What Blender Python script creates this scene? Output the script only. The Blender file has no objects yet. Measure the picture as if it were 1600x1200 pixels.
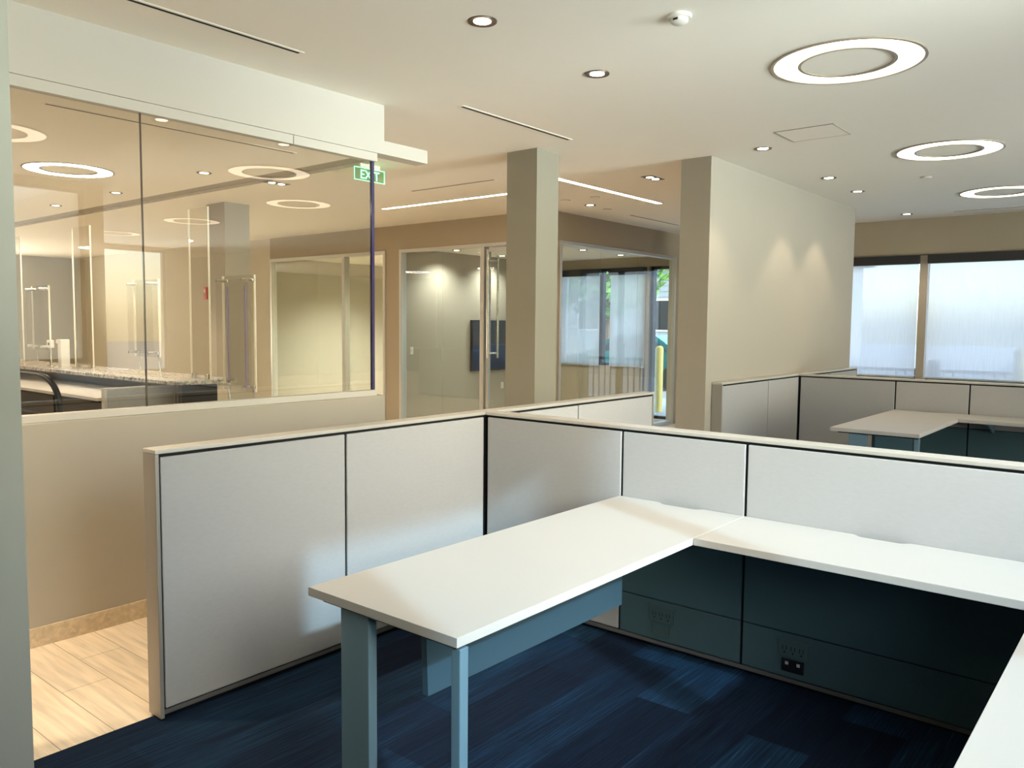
import bpy, bmesh, math, random
from mathutils import Vector, Matrix
random.seed(7)
S = bpy.context.scene
COL = S.collection
PI = math.pi

# ------------------------------------------------------------------ camera
cam_d = bpy.data.cameras.new('camera')
cam = bpy.data.objects.new('camera', cam_d)
COL.objects.link(cam)
F_PX, PITCH, ROLL, YAW = 1266.3, -0.0738, 0.009, 0.6892
cam_d.sensor_fit = 'HORIZONTAL'
cam_d.sensor_width = 36.0
cam_d.lens = F_PX / 1600.0 * 36.0
cam_d.clip_start, cam_d.clip_end = 0.05, 400
fw = Vector((-math.sin(YAW) * math.cos(PITCH), math.cos(YAW) * math.cos(PITCH), math.sin(PITCH)))
rt = Vector((math.cos(YAW), math.sin(YAW), 0))
up = rt.cross(fw)
r2 = rt * math.cos(ROLL) + up * math.sin(ROLL)
u2 = -rt * math.sin(ROLL) + up * math.cos(ROLL)
m = Matrix((r2, u2, -fw)).transposed().to_4x4()
m.translation = Vector((0, 0, 1.62))
cam.matrix_world = m
S.camera = cam

# ------------------------------------------------------------------ world, sun, exposure
S.view_settings.view_transform = 'Standard'
S.view_settings.look = 'None'
S.view_settings.gamma = 1.0
S.view_settings.exposure = 0.55
S.view_settings.use_curve_mapping = False
S.cycles.use_denoising = True
S.cycles.max_bounces = 10
S.cycles.diffuse_bounces = 6
S.cycles.glossy_bounces = 4
S.cycles.transmission_bounces = 6
S.cycles.transparent_max_bounces = 32
S.cycles.sample_clamp_indirect = 6.0
S.cycles.caustics_reflective = False
S.cycles.caustics_refractive = False

W = bpy.data.worlds.new('sky')
S.world = W
W.use_nodes = True
nt = W.node_tree
nt.nodes.clear()
sky = nt.nodes.new('ShaderNodeTexSky')
sky.sky_type = 'NISHITA'
sky.sun_disc = False
sky.sun_elevation = math.radians(30)
sky.sun_rotation = math.radians(113)
sky.air_density = 1.0
sky.dust_density = 2.0
bgn = nt.nodes.new('ShaderNodeBackground')
bgn.inputs['Strength'].default_value = 0.74
wo = nt.nodes.new('ShaderNodeOutputWorld')
nt.links.new(sky.outputs[0], bgn.inputs[0])
nt.links.new(bgn.outputs[0], wo.inputs[0])

sun_d = bpy.data.lights.new('sun', 'SUN')
sun_d.energy = 2.8
sun_d.color = (0.50, 0.78, 1.0)
sun_d.angle = math.radians(1.5)
sun = bpy.data.objects.new('sun', sun_d)
COL.objects.link(sun)
sun.location = (12, -5, 9)
sun.rotation_euler = Vector((-1, 0.43, -0.64)).to_track_quat('-Z', 'Y').to_euler()

def daylight(name, loc, direction, sx, sy, watts, col=(0.86, 0.93, 1.0)):  # adds an unseen area lamp as fill light
    d = bpy.data.lights.new(name, 'AREA')
    d.shape = 'RECTANGLE'
    d.size, d.size_y, d.energy, d.color = sx, sy, watts, col
    o = bpy.data.objects.new(name, d)
    COL.objects.link(o)
    o.location = loc
    o.rotation_euler = Vector(direction).to_track_quat('-Z', 'Z').to_euler()
    return o
# added area lamps outside stand in for sunlit pavement, to brighten the ceiling
daylight('ceiling_fill_near', (5.2, 1.4, -0.08), (-0.35, 0.0, 1), 4.8, 7.4, 3000, (0.95, 0.96, 0.92))
daylight('ceiling_fill_side', (12.0, 6.8, -0.08), (-0.35, 0.0, 1), 4.4, 4.4, 8500, (0.95, 0.96, 0.92))
daylight('lobby_fill', (-20.7, 5.0, 1.6), (1, -0.25, 0.6), 2.6, 2.4, 230, (1.0, 0.92, 0.80))  # added lamp brightens the lobby; the left wall has no window

WARM = (1.0, 0.80, 0.58)
WARM2 = (1.0, 0.82, 0.60)
SPOT_W = 24.0
RING_E = 4.2
LINE_E = 18.0

# ------------------------------------------------------------------ materials
def new_mat(name):
    mt = bpy.data.materials.new(name)
    mt.use_nodes = True
    return mt, mt.node_tree, mt.node_tree.nodes['Principled BSDF']

def N(t, kind, **kw):
    n = t.nodes.new(kind)
    for k, v in kw.items():
        setattr(n, k, v)
    return n

def mat(name, col, rough=0.6, metal=0.0, spec=0.4, var=0.04, scale=6.0, bump=0.0, bscale=200.0, stretch=None, coat=0.0):
    """a plain surface with a little procedural variation in tone and an optional fine bump"""
    mt, t, b = new_mat(name)
    tc = N(t, 'ShaderNodeTexCoord')
    mp = N(t, 'ShaderNodeMapping')
    if stretch:
        mp.inputs['Scale'].default_value = stretch
    t.links.new(tc.outputs['Object'], mp.inputs[0])
    nz = N(t, 'ShaderNodeTexNoise')
    nz.inputs['Scale'].default_value = scale
    nz.inputs['Detail'].default_value = 4
    t.links.new(mp.outputs[0], nz.inputs['Vector'])
    rm = N(t, 'ShaderNodeMapRange')
    rm.inputs['To Min'].default_value = 1 - var
    rm.inputs['To Max'].default_value = 1 + var
    t.links.new(nz.outputs['Fac'], rm.inputs['Value'])
    mx = N(t, 'ShaderNodeVectorMath', operation='SCALE')
    mx.inputs[0].default_value = col
    t.links.new(rm.outputs[0], mx.inputs['Scale'])
    t.links.new(mx.outputs[0], b.inputs['Base Color'])
    b.inputs['Roughness'].default_value = rough
    b.inputs['Metallic'].default_value = metal
    b.inputs['Specular IOR Level'].default_value = spec
    if coat:
        b.inputs['Coat Weight'].default_value = coat
    if bump:
        n2 = N(t, 'ShaderNodeTexNoise')
        n2.inputs['Scale'].default_value = bscale
        n2.inputs['Detail'].default_value = 3
        t.links.new(mp.outputs[0], n2.inputs['Vector'])
        bp = N(t, 'ShaderNodeBump')
        bp.inputs['Strength'].default_value = bump
        bp.inputs['Distance'].default_value = 0.002
        t.links.new(n2.outputs['Fac'], bp.inputs['Height'])
        t.links.new(bp.outputs[0], b.inputs['Normal'])
    return mt

def emit(name, col, strength):
    mt, t, b = new_mat(name)
    b.inputs['Base Color'].default_value = (0.8, 0.8, 0.8, 1)
    b.inputs['Emission Color'].default_value = (*col, 1)
    b.inputs['Emission Strength'].default_value = strength
    return mt

def glass(name, tint=(0.93, 0.96, 0.94), refl=1.7, rough=0.0):
    """thin architectural pane: tinted see-through plus a Fresnel mirror on the outward faces"""
    mt = bpy.data.materials.new(name)
    mt.use_nodes = True
    t = mt.node_tree
    t.nodes.clear()
    out = N(t, 'ShaderNodeOutputMaterial')
    tr = N(t, 'ShaderNodeBsdfTransparent')
    tr.inputs[0].default_value = (*tint, 1)
    gl = N(t, 'ShaderNodeBsdfGlossy')
    gl.inputs['Roughness'].default_value = rough
    fr = N(t, 'ShaderNodeFresnel')
    fr.inputs['IOR'].default_value = 1.5
    ge = N(t, 'ShaderNodeNewGeometry')
    inv = N(t, 'ShaderNodeMath', operation='SUBTRACT')
    inv.inputs[0].default_value = 1
    t.links.new(ge.outputs['Backfacing'], inv.inputs[1])
    m1 = N(t, 'ShaderNodeMath', operation='MULTIPLY')
    m1.inputs[1].default_value = refl
    m1.use_clamp = True
    t.links.new(fr.outputs[0], m1.inputs[0])
    m2 = N(t, 'ShaderNodeMath', operation='MULTIPLY')
    t.links.new(m1.outputs[0], m2.inputs[0])
    t.links.new(inv.outputs[0], m2.inputs[1])
    mx = N(t, 'ShaderNodeMixShader')
    t.links.new(m2.outputs[0], mx.inputs[0])
    t.links.new(tr.outputs[0], mx.inputs[1])
    t.links.new(gl.outputs[0], mx.inputs[2])
    t.links.new(mx.outputs[0], out.inputs[0])
    return mt

def mat_carpet():
    mt, t, b = new_mat('carpet_planks')
    tc = N(t, 'ShaderNodeTexCoord')
    rot = N(t, 'ShaderNodeMapping')
    rot.inputs['Rotation'].default_value = (0, 0, PI / 2)
    t.links.new(tc.outputs['Object'], rot.inputs[0])
    br = N(t, 'ShaderNodeTexBrick')
    br.offset = 0.37
    br.inputs['Color1'].default_value = (0, 0, 0, 1)
    br.inputs['Color2'].default_value = (1, 1, 1, 1)
    br.inputs['Mortar'].default_value = (0.45, 0.45, 0.45, 1)
    br.inputs['Scale'].default_value = 1.0
    br.inputs['Mortar Size'].default_value = 0.0
    br.inputs['Brick Width'].default_value = 1.0
    br.inputs['Row Height'].default_value = 0.25
    t.links.new(rot.outputs[0], br.inputs['Vector'])
    mp = N(t, 'ShaderNodeMapping')
    mp.inputs['Scale'].default_value = (140, 2.6, 1)
    t.links.new(tc.outputs['Object'], mp.inputs[0])
    n1 = N(t, 'ShaderNodeTexNoise')
    n1.inputs['Scale'].default_value = 1.0
    n1.inputs['Detail'].default_value = 5
    n1.inputs['Roughness'].default_value = 0.7
    t.links.new(mp.outputs[0], n1.inputs['Vector'])
    mp2 = N(t, 'ShaderNodeMapping')
    mp2.inputs['Scale'].default_value = (7, 0.9, 1)
    t.links.new(tc.outputs['Object'], mp2.inputs[0])
    n2 = N(t, 'ShaderNodeTexNoise')
    n2.inputs['Scale'].default_value = 1.0
    n2.inputs['Detail'].default_value = 3
    t.links.new(mp2.outputs[0], n2.inputs['Vector'])
    a1 = N(t, 'ShaderNodeMath', operation='MULTIPLY_ADD')   # plank tone
    t.links.new(br.outputs['Color'], a1.inputs[0])
    a1.inputs[1].default_value = 0.42
    a2 = N(t, 'ShaderNodeMath', operation='MULTIPLY_ADD')
    t.links.new(n2.outputs['Fac'], a2.inputs[0])
    a2.inputs[1].default_value = 0.5
    a2.inputs[2].default_value = -0.05
    t.links.new(a2.outputs[0], a1.inputs[2])
    a3 = N(t, 'ShaderNodeMath', operation='MULTIPLY_ADD')
    t.links.new(n1.outputs['Fac'], a3.inputs[0])
    a3.inputs[1].default_value = 1.15
    a3.inputs[2].default_value = -0.56
    a4 = N(t, 'ShaderNodeMath', operation='ADD')
    t.links.new(a1.outputs[0], a4.inputs[0])
    t.links.new(a3.outputs[0], a4.inputs[1])
    cr = N(t, 'ShaderNodeValToRGB')
    e = cr.color_ramp.elements
    e[0].position, e[0].color = 0.05, (0.004, 0.006, 0.012, 1)
    e[1].position, e[1].color = 0.98, (0.042, 0.125, 0.220, 1)
    k = e.new(0.42); k.color = (0.007, 0.014, 0.030, 1)
    k = e.new(0.68); k.color = (0.012, 0.036, 0.072, 1)
    t.links.new(a4.outputs[0], cr.inputs[0])
    t.links.new(cr.outputs[0], b.inputs['Base Color'])
    b.inputs['Roughness'].default_value = 0.95
    b.inputs['Specular IOR Level'].default_value = 0.1
    bp = N(t, 'ShaderNodeBump')
    bp.inputs['Strength'].default_value = 0.5
    bp.inputs['Distance'].default_value = 0.004
    t.links.new(n1.outputs['Fac'], bp.inputs['Height'])
    t.links.new(bp.outputs[0], b.inputs['Normal'])
    return mt

def mat_plank_tile(name, base, var=1.0, row=0.2, length=0.92, use_brick=True):
    mt, t, b = new_mat(name)
    tc = N(t, 'ShaderNodeTexCoord')
    mp = N(t, 'ShaderNodeMapping')
    mp.inputs['Scale'].default_value = (1.1, 14, 14)
    t.links.new(tc.outputs['Object'], mp.inputs[0])
    n1 = N(t, 'ShaderNodeTexNoise')
    n1.inputs['Scale'].default_value = 2.2
    n1.inputs['Detail'].default_value = 6
    n1.inputs['Distortion'].default_value = 0.6
    t.links.new(mp.outputs[0], n1.inputs['Vector'])
    cr = N(t, 'ShaderNodeValToRGB')
    e = cr.color_ramp.elements
    d = [c * 0.78 for c in base]
    l = [min(1, c * 1.12) for c in base]
    e[0].position, e[0].color = 0.3, (*d, 1)
    e[1].position, e[1].color = 0.7, (*l, 1)
    t.links.new(n1.outputs['Fac'], cr.inputs[0])
    if use_brick:
        br = N(t, 'ShaderNodeTexBrick')
        br.offset = 0.33
        br.inputs['Color1'].default_value = (0.86, 0.86, 0.86, 1)
        br.inputs['Color2'].default_value = (1.06, 1.06, 1.06, 1)
        br.inputs['Mortar'].default_value = (0.5, 0.48, 0.45, 1)
        br.inputs['Scale'].default_value = 1.0
        br.inputs['Mortar Size'].default_value = 0.0022
        br.inputs['Brick Width'].default_value = length
        br.inputs['Row Height'].default_value = row
        t.links.new(tc.outputs['Object'], br.inputs['Vector'])
        mx = N(t, 'ShaderNodeVectorMath', operation='MULTIPLY')
        t.links.new(cr.outputs[0], mx.inputs[0])
        t.links.new(br.outputs['Color'], mx.inputs[1])
        t.links.new(mx.outputs[0], b.inputs['Base Color'])
    else:
        t.links.new(cr.outputs[0], b.inputs['Base Color'])
    b.inputs['Roughness'].default_value = 0.38
    b.inputs['Specular IOR Level'].default_value = 0.4
    return mt

def mat_granite():
    mt, t, b = new_mat('granite')
    tc = N(t, 'ShaderNodeTexCoord')
    v = N(t, 'ShaderNodeTexVoronoi')
    v.inputs['Scale'].default_value = 38
    t.links.new(tc.outputs['Object'], v.inputs['Vector'])
    n1 = N(t, 'ShaderNodeTexNoise')
    n1.inputs['Scale'].default_value = 30
    n1.inputs['Detail'].default_value = 6
    t.links.new(tc.outputs['Object'], n1.inputs['Vector'])
    cr = N(t, 'ShaderNodeValToRGB')
    e = cr.color_ramp.elements
    e[0].position, e[0].color = 0.38, (0.10, 0.075, 0.05, 1)
    e[1].position, e[1].color = 0.66, (0.70, 0.60, 0.46, 1)
    k = e.new(0.5); k.color = (0.42, 0.33, 0.24, 1)
    t.links.new(n1.outputs['Fac'], cr.inputs[0])
    mx = N(t, 'ShaderNodeMix', data_type='RGBA')
    mx.inputs[0].default_value = 0.25
    t.links.new(cr.outputs[0], mx.inputs[6])
    t.links.new(v.outputs['Color'], mx.inputs[7])
    hs = N(t, 'ShaderNodeHueSaturation')
    hs.inputs['Saturation'].default_value = 0.35
    t.links.new(mx.outputs[2], hs.inputs['Color'])
    t.links.new(hs.outputs[0], b.inputs['Base Color'])
    b.inputs['Roughness'].default_value = 0.18
    return mt

def mat_shade():
    """woven solar-screen fabric: partly open weave, the threads pass and scatter daylight"""
    mt = bpy.data.materials.new('screen_fabric')
    mt.use_nodes = True
    t = mt.node_tree
    t.nodes.clear()
    out = N(t, 'ShaderNodeOutputMaterial')
    tc = N(t, 'ShaderNodeTexCoord')
    mp = N(t, 'ShaderNodeMapping')
    mp.inputs['Scale'].default_value = (70, 1, 3)
    t.links.new(tc.outputs['Object'], mp.inputs[0])
    nz = N(t, 'ShaderNodeTexNoise')
    nz.inputs['Scale'].default_value = 1.0
    nz.inputs['Detail'].default_value = 3
    t.links.new(mp.outputs[0], nz.inputs['Vector'])
    rm = N(t, 'ShaderNodeMapRange')
    rm.inputs['To Min'].default_value = 0.34
    rm.inputs['To Max'].default_value = 0.50
    t.links.new(nz.outputs['Fac'], rm.inputs['Value'])
    tr = N(t, 'ShaderNodeBsdfTransparent')
    tr.inputs[0].default_value = (0.97, 0.97, 0.97, 1)
    tl = N(t, 'ShaderNodeBsdfTranslucent')
    tl.inputs[0].default_value = (0.88, 0.83, 0.81, 1)
    df = N(t, 'ShaderNodeBsdfDiffuse')
    df.inputs[0].default_value = (0.72, 0.75, 0.80, 1)
    m1 = N(t, 'ShaderNodeMixShader')
    m1.inputs[0].default_value = 0.35
    t.links.new(tl.outputs[0], m1.inputs[1])
    t.links.new(df.outputs[0], m1.inputs[2])
    m2 = N(t, 'ShaderNodeMixShader')
    t.links.new(rm.outputs[0], m2.inputs[0])
    t.links.new(m1.outputs[0], m2.inputs[1])
    t.links.new(tr.outputs[0], m2.inputs[2])
    t.links.new(m2.outputs[0], out.inputs[0])
    return mt

M = {}
M['wall_entry'] = mat('wall_paint_entry_light', (0.41, 0.405, 0.335), 0.75, var=0.015, bump=0.08, bscale=300)  # same paint as other walls, entry light put into its colour
M['wall_lobby'] = mat('wall_paint_cream', (0.62, 0.58, 0.48), 0.75, var=0.015, bump=0.08, bscale=300)
M['wall_back'] = mat('wall_paint_low_bounce', (0.16, 0.13, 0.10), 0.75, var=0.02)  # unseen wall kept dark so it bounces less light
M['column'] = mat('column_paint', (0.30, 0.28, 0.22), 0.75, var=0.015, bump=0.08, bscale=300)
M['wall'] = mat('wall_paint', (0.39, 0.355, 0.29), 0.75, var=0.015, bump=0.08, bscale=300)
M['wall_dark'] = mat('wall_paint_taupe', (0.40, 0.34, 0.25), 0.75, var=0.015, bump=0.08, bscale=300)
M['ceil'] = mat('ceiling_paint', (0.89, 0.835, 0.74), 0.85, var=0.01)
M['slot_shade'] = mat('slot_shade_brown', (0.36, 0.31, 0.24), 0.8)  # shade of the recess put into a brown colour
M['soffit'] = mat('soffit_paint', (0.56, 0.53, 0.47), 0.8, var=0.01)
M['tile'] = mat_plank_tile('plank_tile', (0.78, 0.65, 0.48))
M['tile_base'] = mat_plank_tile('plank_tile_base', (0.60, 0.49, 0.34), use_brick=False)
M['carpet'] = mat_carpet()
M['fabric'] = mat('panel_fabric', (0.395, 0.388, 0.382), 0.95, spec=0.15, var=0.05, scale=30, bump=0.35, bscale=420, stretch=(1, 1, 2.5))
M['silver'] = mat('silver_paint', (0.56, 0.53, 0.48), 0.38, metal=0.35, var=0.02)
M['end_metal'] = mat('grey_end_cap', (0.36, 0.335, 0.30), 0.4, metal=0.35, var=0.02)
M['rail_shaded'] = mat('shaded_base_rail', (0.17, 0.165, 0.16), 0.45, metal=0.4)  # silver rail with the shade under the desk put into its colour
M['gap'] = mat('black_recess', (0.012, 0.012, 0.013), 0.7, spec=0.2)
M['slate'] = mat('slate_laminate', (0.072, 0.125, 0.142), 0.14, spec=0.5, var=0.04)
M['slate_dull'] = mat('slate_cover', (0.070, 0.118, 0.135), 0.25, spec=0.4, var=0.04)
M['receptacle'] = mat('receptacle_plastic', (0.060, 0.10, 0.106), 0.35, var=0.02)
M['black'] = mat('black_plastic', (0.010, 0.010, 0.014), 0.4, var=0.02)
M['jack'] = mat('jack_plastic', (0.55, 0.55, 0.60), 0.4)
M['white'] = mat('white_laminate', (0.48, 0.462, 0.435), 0.42, spec=0.35, var=0.015, scale=3)
M['edge'] = mat('white_edge_band', (0.74, 0.73, 0.70), 0.45, var=0.01)
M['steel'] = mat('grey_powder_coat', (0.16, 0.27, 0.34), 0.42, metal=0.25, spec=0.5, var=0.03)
M['steel_shaded'] = mat('grey_powder_coat_shaded', (0.052, 0.098, 0.130), 0.42, metal=0.2, var=0.03)  # the legs' metal again, with shade put into its colour
M['trim'] = mat('lamp_trim', (0.42, 0.36, 0.28), 0.4, metal=0.4)
M['trim_dark'] = mat('downlight_reflector', (0.13, 0.095, 0.07), 0.35, metal=0.5)
M['trim_black'] = mat('dark_trim_plate', (0.05, 0.04, 0.035), 0.4)
M['mullion'] = mat('mullion_paint', (0.42, 0.37, 0.30), 0.5)
M['plastic'] = mat('white_plastic', (0.78, 0.75, 0.69), 0.5, var=0.01)
M['alu'] = mat('clear_aluminium', (0.62, 0.62, 0.58), 0.35, metal=0.6, var=0.02)
M['chrome'] = mat('brushed_steel', (0.66, 0.63, 0.57), 0.25, metal=0.9, var=0.02)
M['bronze'] = mat('dark_metal', (0.045, 0.045, 0.047), 0.4, metal=0.5)
M['glass'] = glass('clear_glass', (0.94, 0.95, 0.925), 2.6)
M['glass_office'] = glass('office_glass', (0.93, 0.96, 0.93), 2.0)
M['glass_win'] = glass('window_glass', (0.90, 0.95, 0.95), 1.2)
M['seam'] = mat('joint_sealant', (0.10, 0.075, 0.055), 0.5)
M['acryl'] = glass('polished_acrylic', (0.97, 0.965, 0.95), 1.5)
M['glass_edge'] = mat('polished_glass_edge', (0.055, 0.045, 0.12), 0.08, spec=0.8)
M['violet'] = mat('violet_reflection', (0.33, 0.27, 0.42), 0.2, spec=0.6)  # tint of a reflection as a solid colour
M['acryl_edge'] = mat('lit_acrylic_edge', (0.95, 0.88, 0.74), 0.3, spec=0.8)
M['granite'] = mat_granite()
M['shade'] = mat_shade()
M['ring'] = emit('ring_diffuser', WARM2, RING_E)
M['ring_white'] = emit('ring_diffuser_white', (1.0, 0.90, 0.78), RING_E * 9.0)
M['bulb'] = emit('downlight_lens', WARM2, 9.0)
M['line'] = emit('linear_diffuser', (1.0, 0.86, 0.72), LINE_E)
M['exit'] = emit('exit_green', (0.02, 0.9, 0.3), 4.0)
M['exit_clear'] = glass('exit_acrylic', (0.72, 0.98, 0.82), 1.2)
M['screen'] = mat('screen_glass', (0.022, 0.024, 0.026), 0.15, spec=0.5)
M['screen_reflection'] = mat('screen_glass_reflection', (0.002, 0.024, 0.070), 0.15, spec=0.5)  # blue reflection put into the colour of the lower half
M['red'] = mat('red_plastic', (0.6, 0.06, 0.03), 0.4)
M['mesh_black'] = mat('black_mesh', (0.012, 0.012, 0.014), 0.8)
M['cab_black'] = mat('black_cabinet', (0.010, 0.011, 0.013), 0.45)
M['asphalt'] = mat('asphalt', (0.34, 0.33, 0.32), 0.9, var=0.15, scale=20, bump=0.3)
M['concrete'] = mat('concrete', (0.52, 0.52, 0.52), 0.85, var=0.08, scale=8, bump=0.2)
M['yellow'] = mat('yellow_paint', (0.80, 0.66, 0.24), 0.5)
M['rail'] = mat('brown_metal', (0.13, 0.10, 0.08), 0.5, metal=0.3)
M['stucco'] = mat('stucco', (0.42, 0.40, 0.38), 0.9, var=0.08, bump=0.3)
M['siding'] = mat('siding', (0.33, 0.36, 0.40), 0.8, var=0.05)
M['roof'] = mat('roof_shingle', (0.10, 0.09, 0.08), 0.9, var=0.2)
M['bark'] = mat('bark', (0.12, 0.08, 0.05), 0.9, var=0.3, bump=0.6, bscale=40)
M['leaf'] = mat('leaf', (0.10, 0.22, 0.05), 0.6, var=0.45, scale=3)
M['car'] = mat('teal_car_paint', (0.03, 0.16, 0.16), 0.2, metal=0.3, coat=0.6)
M['tyre'] = mat('tyre_rubber', (0.02, 0.02, 0.02), 0.8)
M['slope_mass'] = mat('grey_slope_surface', (0.30, 0.31, 0.33), 0.95, var=0.12, scale=1.5)

# ------------------------------------------------------------------ mesh helpers
class MB:
    def __init__(s):
        s.bm = bmesh.new()
    def box(s, x0, x1, y0, y1, z0, z1, bev=0.0, seg=2):
        v = [s.bm.verts.new((x, y, z)) for z in (z0, z1) for y in (y0, y1) for x in (x0, x1)]
        fs = []
        for q in ((0, 2, 3, 1), (4, 5, 7, 6), (0, 1, 5, 4), (2, 6, 7, 3), (0, 4, 6, 2), (1, 3, 7, 5)):
            fs.append(s.bm.faces.new([v[i] for i in q]))
        if bev:
            es = list({e for f in fs for e in f.edges})
            bmesh.ops.bevel(s.bm, geom=es, offset=bev, segments=seg, affect='EDGES', profile=0.5)
        return s
    def prism(s, pts, z0, z1, bev=0.0):
        lo = [s.bm.verts.new((x, y, z0)) for x, y in pts]
        hi = [s.bm.verts.new((x, y, z1)) for x, y in pts]
        n = len(pts)
        fs = [s.bm.faces.new(lo[::-1]), s.bm.faces.new(hi)]
        for i in range(n):
            fs.append(s.bm.faces.new((lo[i], lo[(i + 1) % n], hi[(i + 1) % n], hi[i])))
        if bev:
            es = [e for e in {e for f in fs[:2] for e in f.edges}]
            bmesh.ops.bevel(s.bm, geom=es, offset=bev, segments=2, affect='EDGES', profile=0.5)
        return s
    def cyl(s, c, r, h, axis='z', seg=32, r2=None):
        """solid cylinder or cone from c along axis"""
        r2 = r if r2 is None else r2
        ring = []
        for rr, t in ((r, 0), (r2, h)):
            vs = []
            for i in range(seg):
                a = 2 * PI * i / seg
                u, v = rr * math.cos(a), rr * math.sin(a)
                p = {'z': (u, v, t), 'x': (t, u, v), 'y': (v, t, u)}[axis]
                vs.append(s.bm.verts.new((c[0] + p[0], c[1] + p[1], c[2] + p[2])))
            ring.append(vs)
        a, b = ring
        s.bm.faces.new(a[::-1])
        s.bm.faces.new(b)
        for i in range(seg):
            s.bm.faces.new((a[i], a[(i + 1) % seg], b[(i + 1) % seg], b[i]))
        return s
    def lathe(s, prof, c=(0, 0, 0), seg=48, closed=False):
        """profile of (radius, z) spun about z"""
        rings = []
        for r, z in prof:
            rings.append([s.bm.verts.new((c[0] + r * math.cos(2 * PI * i / seg), c[1] + r * math.sin(2 * PI * i / seg), c[2] + z)) for i in range(seg)])
        k = len(rings)
        for j in range(k if closed else k - 1):
            a, b = rings[j], rings[(j + 1) % k]
            for i in range(seg):
                s.bm.faces.new((a[i], a[(i + 1) % seg], b[(i + 1) % seg], b[i]))
        if not closed:
            for rg in (rings[0], rings[-1]):
                if len(rg) > 2:
                    s.bm.faces.new(rg)
        return s
    def tube(s, pts, r, seg=10):
        pts = [Vector(p) for p in pts]
        prev = None
        nrm = None
        rings = []
        for i, p in enumerate(pts):
            d = (pts[min(i + 1, len(pts) - 1)] - pts[max(i - 1, 0)]).normalized()
            if nrm is None:
                nrm = d.orthogonal().normalized()
            else:
                nrm = (nrm - d * nrm.dot(d)).normalized()
            bn = d.cross(nrm)
            rings.append([s.bm.verts.new(p + nrm * r * math.cos(2 * PI * k / seg) + bn * r * math.sin(2 * PI * k / seg)) for k in range(seg)])
        for a, b in zip(rings, rings[1:]):
            for k in range(seg):
                s.bm.faces.new((a[k], a[(k + 1) % seg], b[(k + 1) % seg], b[k]))
        s.bm.faces.new(rings[0][::-1])
        s.bm.faces.new(rings[-1])
        return s
    def build(s, name, material, parent=None, smooth=False, origin=None):
        """ONE mesh object; vertices were given in the parent's space (world space when there is none)"""
        bmesh.ops.recalc_face_normals(s.bm, faces=s.bm.faces)
        if parent is None and origin is None:
            zs = [v.co.z for v in s.bm.verts]; xs = [v.co.x for v in s.bm.verts]; ys = [v.co.y for v in s.bm.verts]
            origin = ((min(xs) + max(xs)) / 2, (min(ys) + max(ys)) / 2, min(zs))
        if origin is not None:
            bmesh.ops.translate(s.bm, verts=s.bm.verts, vec=-Vector(origin))
        me = bpy.data.meshes.new(name)
        s.bm.to_mesh(me)
        s.bm.free()
        me.materials.append(material)
        if smooth:
            for p in me.polygons:
                p.use_smooth = True
            try:
                me.set_sharp_from_angle(angle=math.radians(35))
            except Exception:
                pass
        o = bpy.data.objects.new(name, me)
        COL.objects.link(o)
        if origin is not None:
            o.location = origin
        if parent is not None:
            o.parent = parent
        return o

def tag(o, label=None, cat=None, group=None, kind=None):
    for k, v in (('label', label), ('category', cat), ('group', group), ('kind', kind)):
        if v:
            o[k] = v
    return o

def thing(name, loc, label, cat, group=None, kind=None):
    o = bpy.data.objects.new(name, None)
    o.empty_display_size = 0.1
    COL.objects.link(o)
    o.location = loc
    return tag(o, label, cat, group, kind)

def struct(name, mb, material, origin=None):
    return tag(mb.build(name, material, origin=origin), kind='structure')

def dup(root, loc, label, group=None):
    r = root.copy(); COL.objects.link(r)
    r.location = loc
    r['label'] = label
    if group: r['group'] = group
    for ch in list(root.children):
        c = ch.copy(); COL.objects.link(c); c.parent = r
        for g in list(ch.children):
            d = g.copy(); COL.objects.link(d); d.parent = c
    return r

CZ = 3.107          # ceiling height
RX = 0.62            # near side wall
O0 = (0, 0, 0)

# ------------------------------------------------------------------ room shell
struct('floor', MB().box(-21, -3.17, -2.0, 12.4, -0.1, 0.0).box(-3.17, RX + 0.15, -2.0, 4.12, -0.1, -0.012).box(-3.17, 7.6, 4.12, 12.4, -0.1, -0.012), M['tile'], origin=O0)
tag(MB().box(-3.17, RX, -1.85, 4.12, -0.012, 0.004).box(-3.17, 7.5, 4.12, 12.2, -0.012, 0.004).build('carpet', M['carpet'], origin=O0),
    kind='structure')
# ceiling with a recessed slot over the lobby
cb = MB()
cb.box(-21, RX + 0.15, -2.0, 4.12, CZ, CZ + 0.25)
cb.box(-21, 7.6, 4.12, 4.83, CZ, CZ + 0.25)
cb.box(-5.9, 7.6, 4.83, 5.10, CZ, CZ + 0.25)
cb.box(-21, -5.9, 4.83, 5.10, CZ + 0.10, CZ + 0.25)
cb.box(-21, 7.6, 5.10, 12.4, CZ, CZ + 0.25)
struct('ceiling', cb, M['ceil'], origin=O0)
struct('slot_shade_strip', MB().box(-20.8, -5.92, 4.835, 5.095, CZ + 0.03, CZ + 0.06), M['slot_shade'])  # dark strip added to deepen the slot's shade
# end of the entry wall, close on the left
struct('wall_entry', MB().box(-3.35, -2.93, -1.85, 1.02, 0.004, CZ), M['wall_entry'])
# low lobby wall, its baseboard and the soffit over it
struct('wall_lobby', MB().box(-4.72, -4.306, -1.85, 3.82, 0.0, 1.115, 0.006), M['wall'])
struct('baseboard_lobby', MB().box(-4.306, -4.294, -1.85, 3.82, 0.0, 0.098, 0.002), M['tile_base'])
struct('trim_1', MB().box(-4.43, -4.306, -1.85, 3.82, 2.87, CZ).box(-4.43, -4.306, -1.85, 4.235, 2.778, 2.87), M['soffit'])
# the free-standing column
struct('column', MB().box(-4.61, -4.28, 5.50, 5.81, 0.0, CZ), M['column'])
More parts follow.
